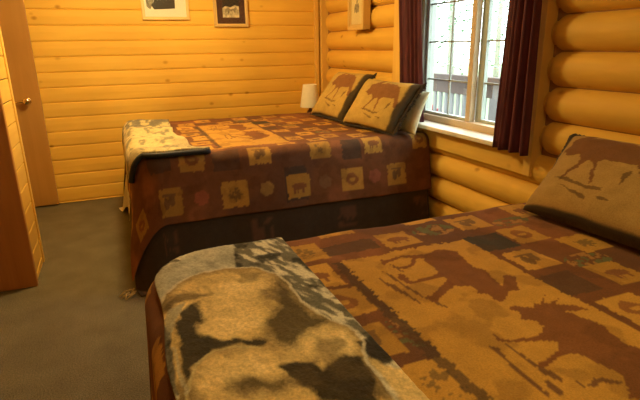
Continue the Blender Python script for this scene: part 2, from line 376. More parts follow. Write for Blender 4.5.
# ---------------------------------------------------------------- bed cloth mapping
W = 1.6; L = 2.0; DROPR = .055
def drape(u, v, off, flare=.06, wave=.005, tip=.5, tipf=.1, k0=0.0, rc=.15, sf=None):
    """bed-local cloth coordinate -> bed-local position. u<0 hangs over the foot, v<0 / v>W over the sides;
    the mattress corners are rounded in plan with radius rc"""
    a = np.maximum(0, rc-u)/rc; far = v > W/2; sv = np.where(far, 1., -1.)
    b = np.maximum(0, np.where(far, v-(W-rc), rc-v))/rc
    mx = np.maximum(a, b); hy = np.hypot(a, b); hs = np.maximum(hy, 1e-6)
    cu = a/hs; cv = b/hs; corner = 2*cu*cv
    rho = rc*mx+rc*(hy-mx)*tip*np.clip(mx-1, 0, 1)
    R = DROPR+off; e = rho-(rc-DROPR)          # the fold-over starts DROPR inside the outline
    e = np.maximum(0, e); arc = R*PI/2
    an = np.minimum(e, arc)/R; ex = np.maximum(0, e-arc)
    fl = flare*cu**2+(flare if sf is None else sf)*cv**2+tipf*corner**1.5
    hor = np.minimum(rho, rc-DROPR)+R*np.sin(an)*1.0+ex*fl
    dz = R*(1-np.cos(an))+ex*np.sqrt(np.maximum(0, 1-fl**2))
    s = np.where(cu > cv, v, u)
    hor = hor+wave*np.minimum(1, ex/.25)*(np.sin(s*9+k0)+.5*np.sin(s*21+k0*2))*(1-corner)
    x = np.where(a > 0, rc-cu*hor, u)
    y = np.where(b > 0, np.where(far, W-rc, rc)+sv*cv*hor, v)
    return x, y, off-dz

def sheet(name, U0, U1, V0, V1, res, off, origin, topz, colf, mat, parent=None, thick=.005, mask=None, bumpf=None, dk=None, minz=.008, **k):
    nu = int((U1-U0)/res)+1; nv = int((V1-V0)/res)+1
    u, v = np.meshgrid(np.linspace(U0, U1, nu), np.linspace(V0, V1, nv), indexing='ij')
    if mask is not None: u, v = mask(u, v)
    x, y, z = drape(u, v, off, **(dk or {}))
    if bumpf is not None:
        b = bumpf(u, v); 
        side = np.maximum(0, np.minimum(1, (np.hypot(np.maximum(0, -u), np.maximum(0, np.maximum(-v, v-W))))/.08))
        z = z+b*(1-side); 
    X = x+origin[0]; Y = y+origin[1]; Z = np.maximum(z+topz, minz)
    me = bpy.data.meshes.new(name); nV = nu*nv
    me.vertices.add(nV); me.vertices.foreach_set('co', np.stack([X, Y, Z], -1).reshape(-1))
    idx = np.arange(nV).reshape(nu, nv)
    q = np.stack([idx[:-1, :-1], idx[1:, :-1], idx[1:, 1:], idx[:-1, 1:]], -1).reshape(-1, 4)
    nf = len(q); me.loops.add(nf*4); me.loops.foreach_set('vertex_index', q.reshape(-1).astype(np.int32))
    me.polygons.add(nf); me.polygons.foreach_set('loop_start', (np.arange(nf)*4).astype(np.int32))
    me.polygons.foreach_set('loop_total', np.full(nf, 4, np.int32)); me.update(); me.validate()
    me.polygons.foreach_set('use_smooth', np.ones(nf, bool))
    col = colf(u, v); at = me.color_attributes.new('Col', 'FLOAT_COLOR', 'POINT')
    at.data.foreach_set('color', np.concatenate([col, np.ones(col.shape[:2]+(1,))], -1).reshape(-1).astype(np.float32))
    me.materials.append(mat); me.update()
    o = bpy.data.objects.new(name, me); C.objects.link(o)
    if thick:
        s = o.modifiers.new('thickness', 'SOLIDIFY'); s.thickness = thick; s.offset = -1
    if parent is not None: o.parent = parent
    return tag(o, **k)

def blend(col, msk, c, a=1.0):
    m = (msk.astype(float)*a)[..., None]; return col*(1-m)+np.array(c)*m

TAN = (.56, .30, .052); BRN = (.185, .073, .026); DRK = (.060, .040, .024); MOO = (.20, .072, .025)
SQ = [ # squares of the weave: u0,u1,t0,t1
 (.56,.69,1.53,1.67),(.73,.85,1.36,1.49),(.89,1.02,1.53,1.67),(1.04,1.17,1.40,1.525),(1.17,1.30,1.555,1.68),(1.315,1.44,1.42,1.555),
 (1.14,1.26,1.23,1.36),(1.01,1.13,1.06,1.185),(1.26,1.385,1.09,1.215),(1.16,1.28,.895,1.02),(1.025,1.15,.74,.86),(1.27,1.395,.70,.825),
 (1.15,1.275,.54,.665),(1.02,1.14,.40,.52),(1.27,1.39,.38,.50),(1.14,1.26,.30,.40),
 (.40,.53,1.37,1.51),(.37,.50,1.20,1.34),(.38,.52,1.04,1.18),(.36,.49,.86,.99),(.42,.56,.66,.82),(.38,.51,.48,.61),(.36,.49,.30,.43),(.21,.33,1.28,1.41),(.2,.32,.95,1.08),(.2,.33,.6,.73),
 (1.43,1.555,1.22,1.35),(1.44,1.57,.92,1.05),(1.44,1.57,.6,.73),(1.6,1.73,1.4,1.53),(1.6,1.73,1.08,1.21),(1.6,1.73,.76,.89),(1.6,1.73,.44,.57),(1.46,1.58,.3,.42),
 (.25,.40,.105,.25),(.675,.825,.11,.25),(1.09,1.235,.11,.25),(1.49,1.625,.11,.25),(1.87,1.99,.11,.25),
 (.085,.245,-.145,.02),(.485,.65,-.145,.02),(.91,1.07,-.135,.02),(1.30,1.46,-.13,.02),(1.65,1.80,-.13,.02),
 (.48,.60,.29,.315),(.9,1.03,.27,.315),(-.12,.02,.22,.36),(-.14,.0,.62,.76),(-.14,.0,1.02,1.16),(-.14,0,1.4,1.54),(-.38,-.25,.05,.18),(-.38,-.25,.42,.55),(-.38,-.25,.82,.95),(-.38,-.25,1.22,1.35),
 (-.2,-.08,-.12,.02)]
def spread_col(shift, near_rows):
    def f(u, v):
        t = v+shift
        wu = u+(fbm(u*60, t*60, 2)-.5)*.012; wt = t+(fbm(u*60+9, t*60+5, 2)-.5)*.012
        col = np.ones(u.shape+(3,))*np.array(BRN)
        big = fbm(u*3.1+2, t*3.1+8, 3)
        col = blend(col, np.clip((big-.56)*7, 0, .85), (.14, .062, .030))
        col = blend(col, np.clip((.42-big)*6, 0, .5), (.34, .13, .048))
        # dark blue-green and mossy patches of the pattern
        for (a, b_, c, d_, k) in ((.99,1.13,1.215,1.345,.9),(.53,.71,1.385,1.465,.6),(.98,1.10,.9,1.02,.5),(.2,.34,1.12,1.24,.7),(.9,1.05,-.15,.07,.6),(.05,.2,.12,.3,.6),(1.32,1.46,.08,.24,.7),(.45,.62,.09,.24,.5)):
            m = (wu > a) & (wu < b_) & (wt > c) & (wt < d_); col = blend(col, m, (.045, .042, .030), k)
        sp = fbm(u*38, t*38, 3)
        for (a, b_, c, d_) in ((.87,1.03,1.40,1.50),(1.18,1.33,1.37,1.45),(1.14,1.30,1.0,1.10),(.48,.60,.86,1.0),(1.3,1.42,.55,.68),(.45,.6,.3,.34)):
            m = (((u-(a+b_)/2)/((b_-a)/2))**2+((t-(c+d_)/2)/((d_-c)/2))**2 < 1)
            col = blend(col, m & (sp > .52), (.13, .15, .06), .8); col = blend(col, m & (sp < .40), (.55, .30, .07), .5)
        # tan squares with a dark woven motif
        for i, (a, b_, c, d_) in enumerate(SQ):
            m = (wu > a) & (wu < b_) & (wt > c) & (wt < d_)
            tone = (1.0, .88, 1.05, .93, .80)[i % 5]*(.84 if c < .03 else .9 if c < .12 else 1)  # random tone, plus shade of the hanging side put into the lower rows
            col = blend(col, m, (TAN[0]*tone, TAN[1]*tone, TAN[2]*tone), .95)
            cu, cv = (a+b_)/2, (c+d_)/2; w = (b_-a)/2; hh = max(.02, (d_-c)/2)
            p = (u-cu)/w; q = (t-cv)/hh; kind = i % 4
            if kind == 0:   # branching pine sprig
                r = np.hypot(p, q); th = np.arctan2(q, p)
                mm = r < .60*(.5+.5*np.abs(np.sin(th*3.5+i+q*3)))
                mm = mm & (sp > .46); col = blend(col, mm, (.13, .085, .035), .7)
            elif kind == 1: # walking bear
                mm = ((p+.0)**2/.36+(q-.0)**2/.09 < 1) | ((p-.52)**2+(q+.05)**2 < .03) | ((np.abs(q+.33) < .24) & ((np.abs(p-.38) < .09) | (np.abs(p+.36) < .1) | (np.abs(p+.1) < .07)))
                if w < .08: mm2 = mm
                col = blend(col, mm, (.20, .072, .032), .85)
            elif kind == 2: # curled leaf
                r = np.hypot(p, q-.05); mm = (r < .58) & ((r > .26) | (q > .1)) & (p+q < .62)
                col = blend(col, mm, (.22, .075, .03), .8)
            else:           # twin cones
                mm = ((p+.22)**2/.07+(q+.1)**2/.22 < 1) | ((p-.25)**2/.06+(q-.12)**2/.2 < 1) | ((np.abs(q-.5) < .09) & (np.abs(p) < .6))
                col = blend(col, mm, (.16, .085, .035), .85)
        # large moose panel with a ragged edge
        jag = (fbm(u*85+3, t*85+1, 2)-.5)*.024
        m = (u > .545+jag) & (u < 1.0-jag*.5+(t > .9)*(-.01)) & (t > .33+jag) & (t < 1.335+jag)
        band = (u > .515+jag) & (u < .55+jag) & (t > .33) & (t < 1.33)
        col = blend(col, band, (.085, .050, .026), .8)
        pc = np.array(TAN)*(.93+.22*(fbm(u*5, t*5, 3)-.5)[..., None])
        mf = m[..., None]; col = np.where(mf, pc, col)
        mu = u+(fbm(u*90, t*90, 2)-.5)*.006; mt = t-.08+(fbm(u*90+4, t*90, 2)-.5)*.006
        for P in MOOSE1+MOOSE2: col = blend(col, inpoly(mu, mt, P), MOO, .93)
        for P in REED1+REED2: col = blend(col, inpoly(mu, mt, P), (.155, .070, .032), .9)
        # rosettes on the hanging side
        for (a, b_, c_) in ((.36, -.06, (.40, .115, .05)), (.775, -.05, (.50, .30, .07)), (1.18, -.05, (.24, .13, .05)), (1.55, -.05, (.36, .12, .06))):
            r = np.hypot(u-a, (t-b_)); col = blend(col, (r < .045+.003*np.sin(np.arctan2(t-b_, u-a)*6)) & near_rows, c_, .7)
        col = blend(col, np.clip((fbm(u*12+4, t*12, 3)-.55)*4, 0, .3), tuple(x*.5 for x in BRN))
        return np.clip(col, 0, 1)
    return f

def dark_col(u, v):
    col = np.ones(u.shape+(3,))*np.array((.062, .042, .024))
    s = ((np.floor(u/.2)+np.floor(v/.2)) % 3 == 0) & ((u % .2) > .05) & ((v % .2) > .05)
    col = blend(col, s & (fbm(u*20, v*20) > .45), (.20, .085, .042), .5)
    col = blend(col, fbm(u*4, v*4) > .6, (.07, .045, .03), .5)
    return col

def bed(loc, label):
    r = empty('bed', loc, label=label, cat='bed', group='double beds with log wall at the head')
    o = mk('box_spring', bx(.05, 2.0, .05, W-.05, .18, .44), M_box, r); bevel(o, .03, 3)
    o = mk('mattress', bx(.055, 2.0, .055, W-.055, .45, TOPZ-.025), M_sheet, r); bevel(o, .045, 4)
    for i, (a, b_) in enumerate(((.15, .15), (.15, W-.15), (1.85, .15), (1.85, W-.15))):
        mk('leg', lathe([(.03, .0), (.032, .01), (.032, .185)], 14, Matrix.Translation((a, b_, 0))), M_bedwood, r)
    return r
TOPZ = .765
B1 = (.055, 3.04, 0); B2 = (.02, -.08, 0)
bed(B1, 'far double bed under a moose bedspread beside the window and back wall')
bed(B2, 'near double bed in the foreground under a moose bedspread')

wr = lambda a: (lambda u, v: a*(fbm(u*6+1, v*6+3, 3)-.5))
for (B, sh, nm, res, lab) in ((B1, .19, True, .0085, 'brown and tan patchwork moose bedspread hanging over the near side of the far bed'), (B2, 0.0, False, .0055, 'brown and tan bedspread with two large moose facing each other on the near bed')):
    far = B is B1
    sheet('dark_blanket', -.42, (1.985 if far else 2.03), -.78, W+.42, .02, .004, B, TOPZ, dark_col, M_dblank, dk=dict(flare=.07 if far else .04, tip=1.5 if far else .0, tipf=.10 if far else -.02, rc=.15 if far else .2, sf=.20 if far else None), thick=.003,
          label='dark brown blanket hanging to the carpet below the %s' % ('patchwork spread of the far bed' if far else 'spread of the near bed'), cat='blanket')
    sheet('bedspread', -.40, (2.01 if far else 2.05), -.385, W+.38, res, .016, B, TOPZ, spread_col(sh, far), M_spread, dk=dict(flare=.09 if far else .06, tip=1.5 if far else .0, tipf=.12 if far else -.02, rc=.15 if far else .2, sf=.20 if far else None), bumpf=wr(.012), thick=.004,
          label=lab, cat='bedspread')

# fringe tufts at the foot corner of the far bed's blanket
bm = bmesh.new(); rr = random.Random(3)
for i in range(16):
    a = Vector((-.075+rr.uniform(-.03, .05), 2.90+rr.uniform(-.03, .05), .02)); d_ = Vector((rr.uniform(-.06, .0), rr.uniform(-.05, .0), -.012))
    tube([a, a+d_*.5+Vector((0, 0, .004)), a+d_], [.004, .004, .002], 5, bm)
fr = mk('fringe_tassel', bm, plain('tan_fringe', (.42, .30, .10), .9), smooth=True, label='tan yarn fringe on the carpet at the near foot corner of the far bed', cat='fringe')

# white sheet peeping out at the far foot corner of the far bed
def sheet_mask(u, v): return u, v
sheet('bed_sheet', -.66, .25, W-.55, W+.5, .02, -.006, B1, TOPZ, lambda u, v: np.ones(u.shape+(3,))*np.array((.80, .74, .50)), cloth('sheet_cotton'), dk=dict(flare=.12, tip=1.3, tipf=.14), thick=.002,
      label='pale cream bed sheet showing low at the far foot corner of the far bed', cat='sheet')

# ---------------------------------------------------------------- throws
def throw1_col(u, v):
    n = fbm(u*9, v*9, 4); n2 = fbm(u*30+5, v*14, 3)
    col = np.ones(u.shape+(3,))*np.array((.66, .54, .25))
    col = blend(col, np.clip((n-.5)*5, 0, .8), (.42, .34, .18)); col = blend(col, np.clip((n2-.54)*7, 0, .8), (.20, .18, .11))
    far = np.clip((v-1.0)*4, 0, 1); col = blend(col, far*(n2 > .45), (.17, .16, .12), .8)
    return col
def throw1_mask(u, v):
    s = (u+.16)/.62; edge = np.interp(v, [-.1, .05, .18, .45, .8, 1.1, 1.5, 1.7], [.49, .48, .40, .37, .35, .36, .385, .40])
    edge = edge-.04+.006*np.sin(v*23)
    return -.16+s*(edge+.16), v
t1 = sheet('throw_blanket', -.16, .46, .015, W-.02, .01, .040, B1, TOPZ, throw1_col, M_plush, mask=throw1_mask, thick=.022,
      bumpf=lambda u, v: .018*fbm(u*9, v*7, 3)+.012*np.sin(v*14+u*6), dk=dict(flare=.12, tip=.2, tipf=.0),
      label='folded cream plush throw with a black edge across the foot of the far bed', cat='throw')
# black satin edge along the throw's near side
def edge_pt(u, v, off):
    x, y, z = drape(np.array([[u]]), np.array([[v]]), off, flare=.12, tip=.2, tipf=.0)
    return Vector((x[0, 0]+B1[0], y[0, 0]+B1[1], z[0, 0]+TOPZ))
pts = [edge_pt(u, .013, .036)+Vector((0, -.006, .002)) for u in np.linspace(-.16, .445, 26)]
o = mk('border', tube(pts, [.017]*24+[.020, .012], 10), plain('black_satin', (.012, .014, .016), .6), t1, smooth=True, label='black bound edge')

def bear_col(u, v):
    t = v-.08  # traced in world y, bed origin at -.08
    x = u+.02; y = t
    x = x+(fbm(u*50, v*50, 2)-.5)*.010; y = y+(fbm(u*50+7, v*50, 2)-.5)*.010
    y = np.where(v > W-.02, y, y)
    n = fbm(u*14, v*14, 4); n2 = fbm(u*45+u*0, v*22+3, 3); n3 = fbm(u*7+3, v*7+9, 3)
    # snowy pines and pale sky behind the bear
    def soft(P, r):
        a_ = 0
        for k in range(9):
            q = k*2.4; rr_ = r*math.sqrt((k+.5)/9)
            a_ = a_+inpoly(x+rr_*math.cos(q), y+rr_*math.sin(q), P).astype(float)
        return a_/9
    st = fbm((x+y*.35)*55, (y-x*.4)*13+2, 3)          # fur and branch streaks
    col = np.ones(u.shape+(3,))*np.array((.17, .16, .115))
    col = blend(col, np.clip((st-.50)*8, 0, 1), (.66, .62, .46)); col = blend(col, np.clip((.47-n)*9, 0, .92), (.024, .024, .018))
    sm = soft(SMOOTH[0], .004); grey = np.array((.50, .49, .38))*(.45+1.0*fbm(x*16, y*16+4, 3)[..., None]); col = col*(1-sm[..., None])+grey*sm[..., None]
    b = np.maximum(soft(BEAR[0], .003), ((y < .70) & (x < .34)).astype(float))
    gold = np.array((.80, .58, .22))*(.45+.95*n[..., None])
    fur = blend(gold*np.ones(u.shape+(3,)), np.clip((st-.53)*5, 0, .65), (.24, .15, .055))
    fur = blend(fur, np.clip((n-.60)*5, 0, .5), (.86, .70, .34))
    col = col*(1-b[..., None])+fur*b[..., None]
    edge = dline(x, y, WLINE[0]); col = blend(col, np.clip(1-edge/.035, 0, 1)*b, (.20, .135, .055), .8)
    e2 = dline(x, y, WL2[0]); col = blend(col, np.clip(1-e2/.03, 0, 1)*b, (.34, .23, .09), .6)
    for (hx, hy, hr, ha) in ((.235, 1.16, .10, .75), (.165, 1.03, .08, .8), (.34, .85, .07, .7), (.16, .83, .07, .7), (.30, .93, .05, .4)):
        g = np.exp(-((x-hx)**2+(y-hy)**2)/(hr*hr)); col = blend(col, np.clip(g*(.45+n), 0, 1)*b, (.90, .70, .31), ha)
    xs, ys = x, y
    x = x+(n-.5)*.03+(st-.5)*.03; y = y+(n3-.5)*.02+(st-.5)*.02
    for i, P in enumerate(DARK):
        col = blend(col, soft(P, .018 if i in (0, 3) else .007), ((.060, .045, .020), (.030, .024, .013), (.026, .019, .010), (.07, .048, .022), (.16, .11, .045), (.20, .15, .06))[i], (.90, .96, .96, .85, .85, .6)[i])
    x, y = xs, ys
    col = blend(col, np.clip((n3-.60)*8, 0, .6)*b, (.10, .07, .03))
    col = blend(col, (ys < .60) & (n3 > .50), (.06, .042, .022), .75)
    paw = soft([(.405, .78), (.425, .74), (.47, .70), (.47, .55), (.40, .55), (.405, .68)], .006)
    col = blend(col, soft([(.41, .84), (.45, .82), (.45, .74), (.41, .74)], .004), (.035, .028, .02), .9)
    col = col*(1-paw[..., None])+np.array((.74, .55, .23))*(.6+.7*n[..., None])*paw[..., None]
    col = col*(.78+.46*np.clip(st, 0, 1))[..., None]
    col = blend(col, soft(LEAF[0], .003), (.42, .39, .26), .9)
    col = blend(col, np.clip(1.6-dline(x, y, WLINE[0])/.0035, 0, 1), (.66, .60, .42), .8)
    col = blend(col, np.clip(1.6-dline(x, y, WL2[0])/.003, 0, 1), (.62, .52, .24), .8); col = blend(col, np.clip(1.6-dline(x, y, WL3[0])/.003, 0, 1), (.50, .46, .30), .8)
    return np.clip(col, 0, 1)
def bear_mask(u, v):
    e0 = np.interp(v, [0, 1.0, 1.28, 1.42, 1.7], [.012, .010, .02, .02, .02])+.004*np.sin(v*17)
    s = (u+.20)/.60; return e0+s*(.43-e0), v
t2 = sheet('throw_blanket', -.20, .40, .02, W+.05, .0045, .028, B2, TOPZ, bear_col, M_plush, mask=bear_mask, thick=.018,
      bumpf=lambda u, v: .006*fbm(u*6, v*6, 3)+.003*fbm(u*60, v*60, 2), dk=dict(flare=.06, tip=0, tipf=0, rc=.2),
      label='plush throw with a golden bear print folded across the foot of the near bed', cat='throw')
t1['group'] = t2['group'] = 'plush animal throws at the bed feet'

# ---------------------------------------------------------------- pillows
def pillow(name, bl, br, tl, T, colf, mat, res=70, power=.45, pinch=.05, fringe=None, piping=None, **k):
    bl, br, tl = Vector(bl), Vector(br), Vector(tl); e1 = br-bl; e2 = tl-bl
    nrm = e1.cross(e2).normalized()
    n = res; s = np.linspace(-1, 1, n+1)
    a, b = np.meshgrid(s, s, indexing='ij')
    prof = (np.maximum(0, (1-a**4)*(1-b**4)))**power
    ax = a*(1-pinch*(1-np.abs(a)**.1*0)*(b**2)*0-pinch*(1-b**2)*np.abs(a)*1.0); by = b*(1-pinch*(1-a**2)*np.abs(b))
    c0 = np.array(bl+e1*.5+e2*.5); E1 = np.array(e1)*.5; E2 = np.array(e2)*.5; Nn = np.array(nrm)
    wrk = (fbm(a*2+3+bl[1], b*2+7, 3)-.5)*.02
    faces = []; vs = []; cols = []
    base = c0+ax[..., None]*E1+by[..., None]*E2
    front = base+Nn*(T*prof+wrk*prof)[..., None]; back = base-Nn*(T*.5*prof)[..., None]
    V = np.concatenate([front.reshape(-1, 3), back.reshape(-1, 3)]); nV = (n+1)**2
    idx = np.arange(nV).reshape(n+1, n+1)
    q = np.stack([idx[:-1, :-1], idx[1:, :-1], idx[1:, 1:], idx[:-1, 1:]], -1).reshape(-1, 4)
    Q = np.concatenate([q, q[:, ::-1]+nV])
    me = bpy.data.meshes.new(name); me.from_pydata(V.tolist(), [], Q.tolist())
    cf = colf((a+1)/2, (b+1)/2, True); cb = colf((a+1)/2, (b+1)/2, False)
    col = np.concatenate([cf.reshape(-1, 3), cb.reshape(-1, 3)])
    at = me.color_attributes.new('Col', 'FLOAT_COLOR', 'POINT')
    at.data.foreach_set('color', np.concatenate([col, np.ones((len(col), 1))], 1).reshape(-1).astype(np.float32))
    bm = bmesh.new(); bm.from_mesh(me); bmesh.ops.remove_doubles(bm, verts=bm.verts, dist=.0008); bm.to_mesh(me); bm.free()
    me.polygons.foreach_set('use_smooth', np.ones(len(me.polygons), bool)); me.materials.append(mat)
    o = bpy.data.objects.new(name, me); C.objects.link(o); tag(o, **k)
    if fringe:
        bm = bmesh.new(); rr = random.Random(5)
        for (ea, eb) in fringe:   # polyline in (a,b) of the seam
            m = int(60*max(abs(ea[0]-eb[0]), abs(ea[1]-eb[1])))
            for i in range(m*2):
                f = rr.random(); aa = ea[0]+(eb[0]-ea[0])*f; bb = ea[1]+(eb[1]-ea[1])*f
                px = aa*(1-pinch*(1-bb**2)*abs(aa)); py = bb*(1-pinch*(1-aa**2)*abs(bb))
                P = Vector(c0+px*E1+py*E2); outd = Vector(E1*(aa if abs(aa) > .98 else 0)/np.linalg.norm(E1)+E2*(bb if abs(bb) > .98 else 0)/np.linalg.norm(E2))
                if outd.length < .01: continue
                outd.normalize(); j = Vector((rr.uniform(-.5, .5), rr.uniform(-.5, .5), rr.uniform(-.5, .5)))
                tip = P+(outd+j*.7)*rr.uniform(.018, .032)
                if tip.z < TOPZ+.03: tip.z = TOPZ+.03
                P = P-outd*.006
                tube([P, (P+tip)/2+j*.003, tip], [.006, .005, .002], 4, bm)
        mk('fringe', bm, M_fringe, o, smooth=True, label='dark brown fringe')
    if piping:
        P = []
        for (p0, p1) in zip(piping, piping[1:]):
            for q in range(10):
                aa = p0[0]+(p1[0]-p0[0])*q/10; bb = p0[1]+(p1[1]-p0[1])*q/10
                px = aa*(1-pinch*(1-bb**2)*abs(aa)); py = bb*(1-pinch*(1-aa**2)*abs(bb)); P.append(c0+px*E1+py*E2+Nn*.004)
        r_ = [.004]+[.013+.002*math.sin(i*1.7) for i in range(len(P)-2)]+[.006]
        mk('fringe', tube(P, r_, 10), M_fringe, o, smooth=True, label='dark fringe edging')
    return o
M_fringe = plain('dark_fringe', (.050, .036, .022), .95)
PT = (.52, .355, .095)
def moose_pillow(mapf, band, tone=1.0, bg=PT):
    def f(a, b, front):
        n = fbm(a*6+2, b*6, 3); col = np.ones(a.shape+(3,))*np.array(bg)*(tone*(.86+.28*n))[..., None]
        if not front: return blend(col, np.ones(a.shape), (.06, .045, .028), .9)
        x, y = mapf(a, b); x = x+(fbm(a*40, b*40, 2)-.5)*.02; y = y+(fbm(a*40+5, b*40, 2)-.5)*.02
        for P in PMOOSE[:1]: col = blend(col, inpoly(x, y, P), (.24*tone, .10*tone, .04*tone), .92)
        for P in PMOOSE[1:]: col = blend(col, inpoly(x, y, P), (.16*tone, .085*tone, .035*tone), .8)
        e = band(a, b, n); col = blend(col, np.clip(e, 0, 1), (.055, .040, .024), .95)
        return col
    return f
right_band = lambda a, b, n: np.clip((a+(n-.5)*.06-.90)*40, 0, 1)+np.clip((.03-b+(n-.5)*.04)*40, 0, 1)
seam_band = lambda a, b, n: np.clip((.045-a+(n-.5)*.03)*60, 0, 1)*(b > .45)+np.clip((.040-b+(n-.5)*.02)*60, 0, 1)+np.clip((b-.965)*60, 0, 1)
mp_ = moose_pillow(lambda a, b: ((a-.20)/1.25, (b-.0)/1.0), right_band)
pg = 'moose print pillows on the beds'
ZP = TOPZ+.022
pillow('moose_pillow', (1.66, 4.34, ZP+.01), (1.71, 3.76, ZP+.01), (1.93, 4.30, ZP+.38), .075, mp_, M_spread, pinch=.06, fringe=[((1, -1), (1, 1)), ((-1, -1), (1, -1))],
       label='tan moose pillow with dark fringe nearest the lamp on the far bed', cat='pillow', group=pg)
pillow('moose_pillow', (1.67, 3.66, ZP+.015), (1.78, 3.06, ZP+.0), (1.87, 3.60, ZP+.36), .075, mp_, M_spread, pinch=.06, fringe=[((1, -1), (1, 1)), ((-1, -1), (1, -1))],
       label='tan moose pillow with wide dark fringe leaning on the cream pillow near the window', cat='pillow', group=pg)
cream = lambda a, b, front: np.ones(a.shape+(3,))*np.array((.72, .66, .42))*(.9+.2*fbm(a*5, b*5, 3))[..., None]
pillow('sleeping_pillow', (1.88, 3.54, ZP+.01), (1.915, 2.98, ZP+.005), (1.985, 3.54, ZP+.30), .045, cream, cloth('pillow_cotton', lo=.92), pinch=.05,
       label='cream cotton pillow standing behind the window side moose pillow', cat='pillow')
pillow('moose_pillow', (1.37, 1.375, ZP+.012), (1.40, .66, ZP+.014), (1.70, 1.48, 1.03), .085,
       moose_pillow(lambda a, b: ((a-.02)/.98, b), seam_band, .74, (.54, .335, .10)), M_spread, res=150, pinch=.05, fringe=None, piping=[(-1, .25), (-1, .6), (-1, .85), (-1, 1), (-.85, 1), (-.6, 1), (0, 1), (.6, 1), (1, 1)],
       label='large tan moose pillow leaning at the head of the near bed', cat='pillow', group=pg)
pillow('sleeping_pillow', (1.72, 1.30, ZP+.02), (1.72, .60, ZP+.02), (1.98, 1.30, ZP+.20), .075, cream, cloth('pillow_cotton_b', lo=.92), pinch=.05,
       label='cream cotton pillow hidden behind the moose pillow of the near bed', cat='pillow')

# ---------------------------------------------------------------- nightstand and lamp
ns = empty('nightstand', (1.80, 4.925, 0), label='small wooden nightstand in the corner under the lamp', cat='nightstand')
o = mk('tabletop', bx(-.19, .18, -.155, .15, .60, .625), M_stand, ns); bevel(o)
o = mk('cabinet_body', bx(-.17, .16, -.14, .14, .12, .60), M_stand, ns); bevel(o)
o = mk('drawer', bx(-.188, -.171, -.125, .125, .42, .58), M_stand, ns); bevel(o, .003)
mk('knob', lathe([(.008, 0), (.008, .01), (.014, .018), (.008, .024)], 12, Matrix.Translation((-.188, 0, .50)) @ Matrix.Rotation(-PI/2, 4, 'Y')), M_brass, o, smooth=True)
for a in (-.15, .14):
    for b_ in (-.12, .12): mk('leg', bx(a-.02, a+.02, b_-.02, b_+.02, 0, .12), M_stand, ns)
LX, LY = 1.868, 4.91
lp = empty('table_lamp', (LX, LY, .625), label='small table lamp with a cream tapered shade behind the far bed', cat='lamp')
mk('base', lathe([(.055, 0), (.058, .006), (.05, .014), (.022, .022), (.03, .05), (.045, .09), (.03, .13), (.013, .15), (.010, .17)], 28), M_ceramic, lp, smooth=True)
mk('pole', lathe([(.006, .17), (.006, .39)], 10), M_brass, lp)
bm = bmesh.new(); n = 40; rings = []
for r, z in ((.104, .168), (.105, .172), (.0725, .392), (.072, .396), (.070, .394), (.102, .170), (.104, .168)):
    rings.append([bm.verts.new((r*math.cos(2*PI*i/n), r*math.sin(2*PI*i/n), z)) for i in range(n)])
for a, b_ in zip(rings, rings[1:]):
    for i in range(n): bm.faces.new((a[i], a[(i+1) % n], b_[(i+1) % n], b_[i]))
mk('lamp_shade', bm, M_shade, lp, smooth=True, label='cream tapered shade')
mk('shade_ring', tube([(-.068, 0, .375), (0, 0, .378), (.068, 0, .375)], .002, 6), M_brass, lp)

# ---------------------------------------------------------------- pictures
def picture(name, w, h, fw, depth, fm, matm, mw, loc, rot, art, inner=None, **k):
    r = empty(name, loc, **k); r.rotation_euler = rot
    # local: x right, z up, -y towards the viewer
    fr = boxes([(-w/2, w/2, -depth, 0, -h/2, -h/2+fw), (-w/2, w/2, -depth, 0, h/2-fw, h/2), (-w/2, -w/2+fw, -depth, 0, -h/2+fw, h/2-fw), (w/2-fw, w/2, -depth, 0, -h/2+fw, h/2-fw)])
    o = mk('frame', fr, fm, r); bevel(o, .004)
    lip = fw*.35; dp = depth-.025
    o = mk('inner_lip', boxes([(-w/2+fw, w/2-fw, -depth*.85, -.002, -h/2+fw, -h/2+fw+lip), (-w/2+fw, w/2-fw, -depth*.85, -.002, h/2-fw-lip, h/2-fw), (-w/2+fw, -w/2+fw+lip, -depth*.85, -.002, -h/2+fw+lip, h/2-fw-lip), (w/2-fw-lip, w/2-fw, -depth*.85, -.002, -h/2+fw+lip, h/2-fw-lip)]), inner or fm, r)
    mk('mat', bx(-w/2+fw, w/2-fw, -.008-dp, -.003-dp, -h/2+fw, h/2-fw), matm, r)
    art(r, w-2*(fw+mw), h-2*(fw+mw))
    for ch in r.children:
        if ch.name.startswith('print'): ch.location.y = -dp
    mk('glass', bx(-w/2+fw+lip, w/2-fw-lip, -.0125-dp, -.0115-dp, -h/2+fw+lip, h/2-fw-lip), M_pglass, r)
    return r
def flat(poly, y, th=.001):
    bm = bmesh.new(); f = [bm.verts.new((x, y, z)) for x, z in poly]; b = [bm.verts.new((x, y+th, z)) for x, z in poly]
    bm.faces.new(f); bm.faces.new(b[::-1]); n = len(f)
    for i in range(n): bm.faces.new((f[i], f[(i+1) % n], b[(i+1) % n], b[i]))
    return bm
def art_bear(r, w, h):   # dark rounded animal back against a pale ground, reflection below
    P = [(-.10, -.085), (.085, -.075), (.088, -.02), (.09, .05), (.07, .10), (.02, .125), (-.04, .12), (-.07, .08), (-.085, .03), (-.10, -.02), (-.125, -.05)]
    mk('print', flat([(x_, z_-.055) for x_, z_ in P], -.0095), M_ink, r, label='dark animal figure')
    mk('print', flat([(x_, z_-.055) for x_, z_ in [(-.165, -.06), (-.135, -.085), (-.115, -.05), (-.10, -.01), (-.11, .06), (-.14, .10), (-.168, .05)]], -.0093), M_inkg, r, label='pale grey foliage')
picture('picture_frame', .425, .46, .020, .025, M_pineframe, M_mat, .02, (.532, YB-.002, 1.878), (0, 0, 0), art_bear,
        label='larger pale framed print with white mat and dark animal on the back wall', cat='picture')
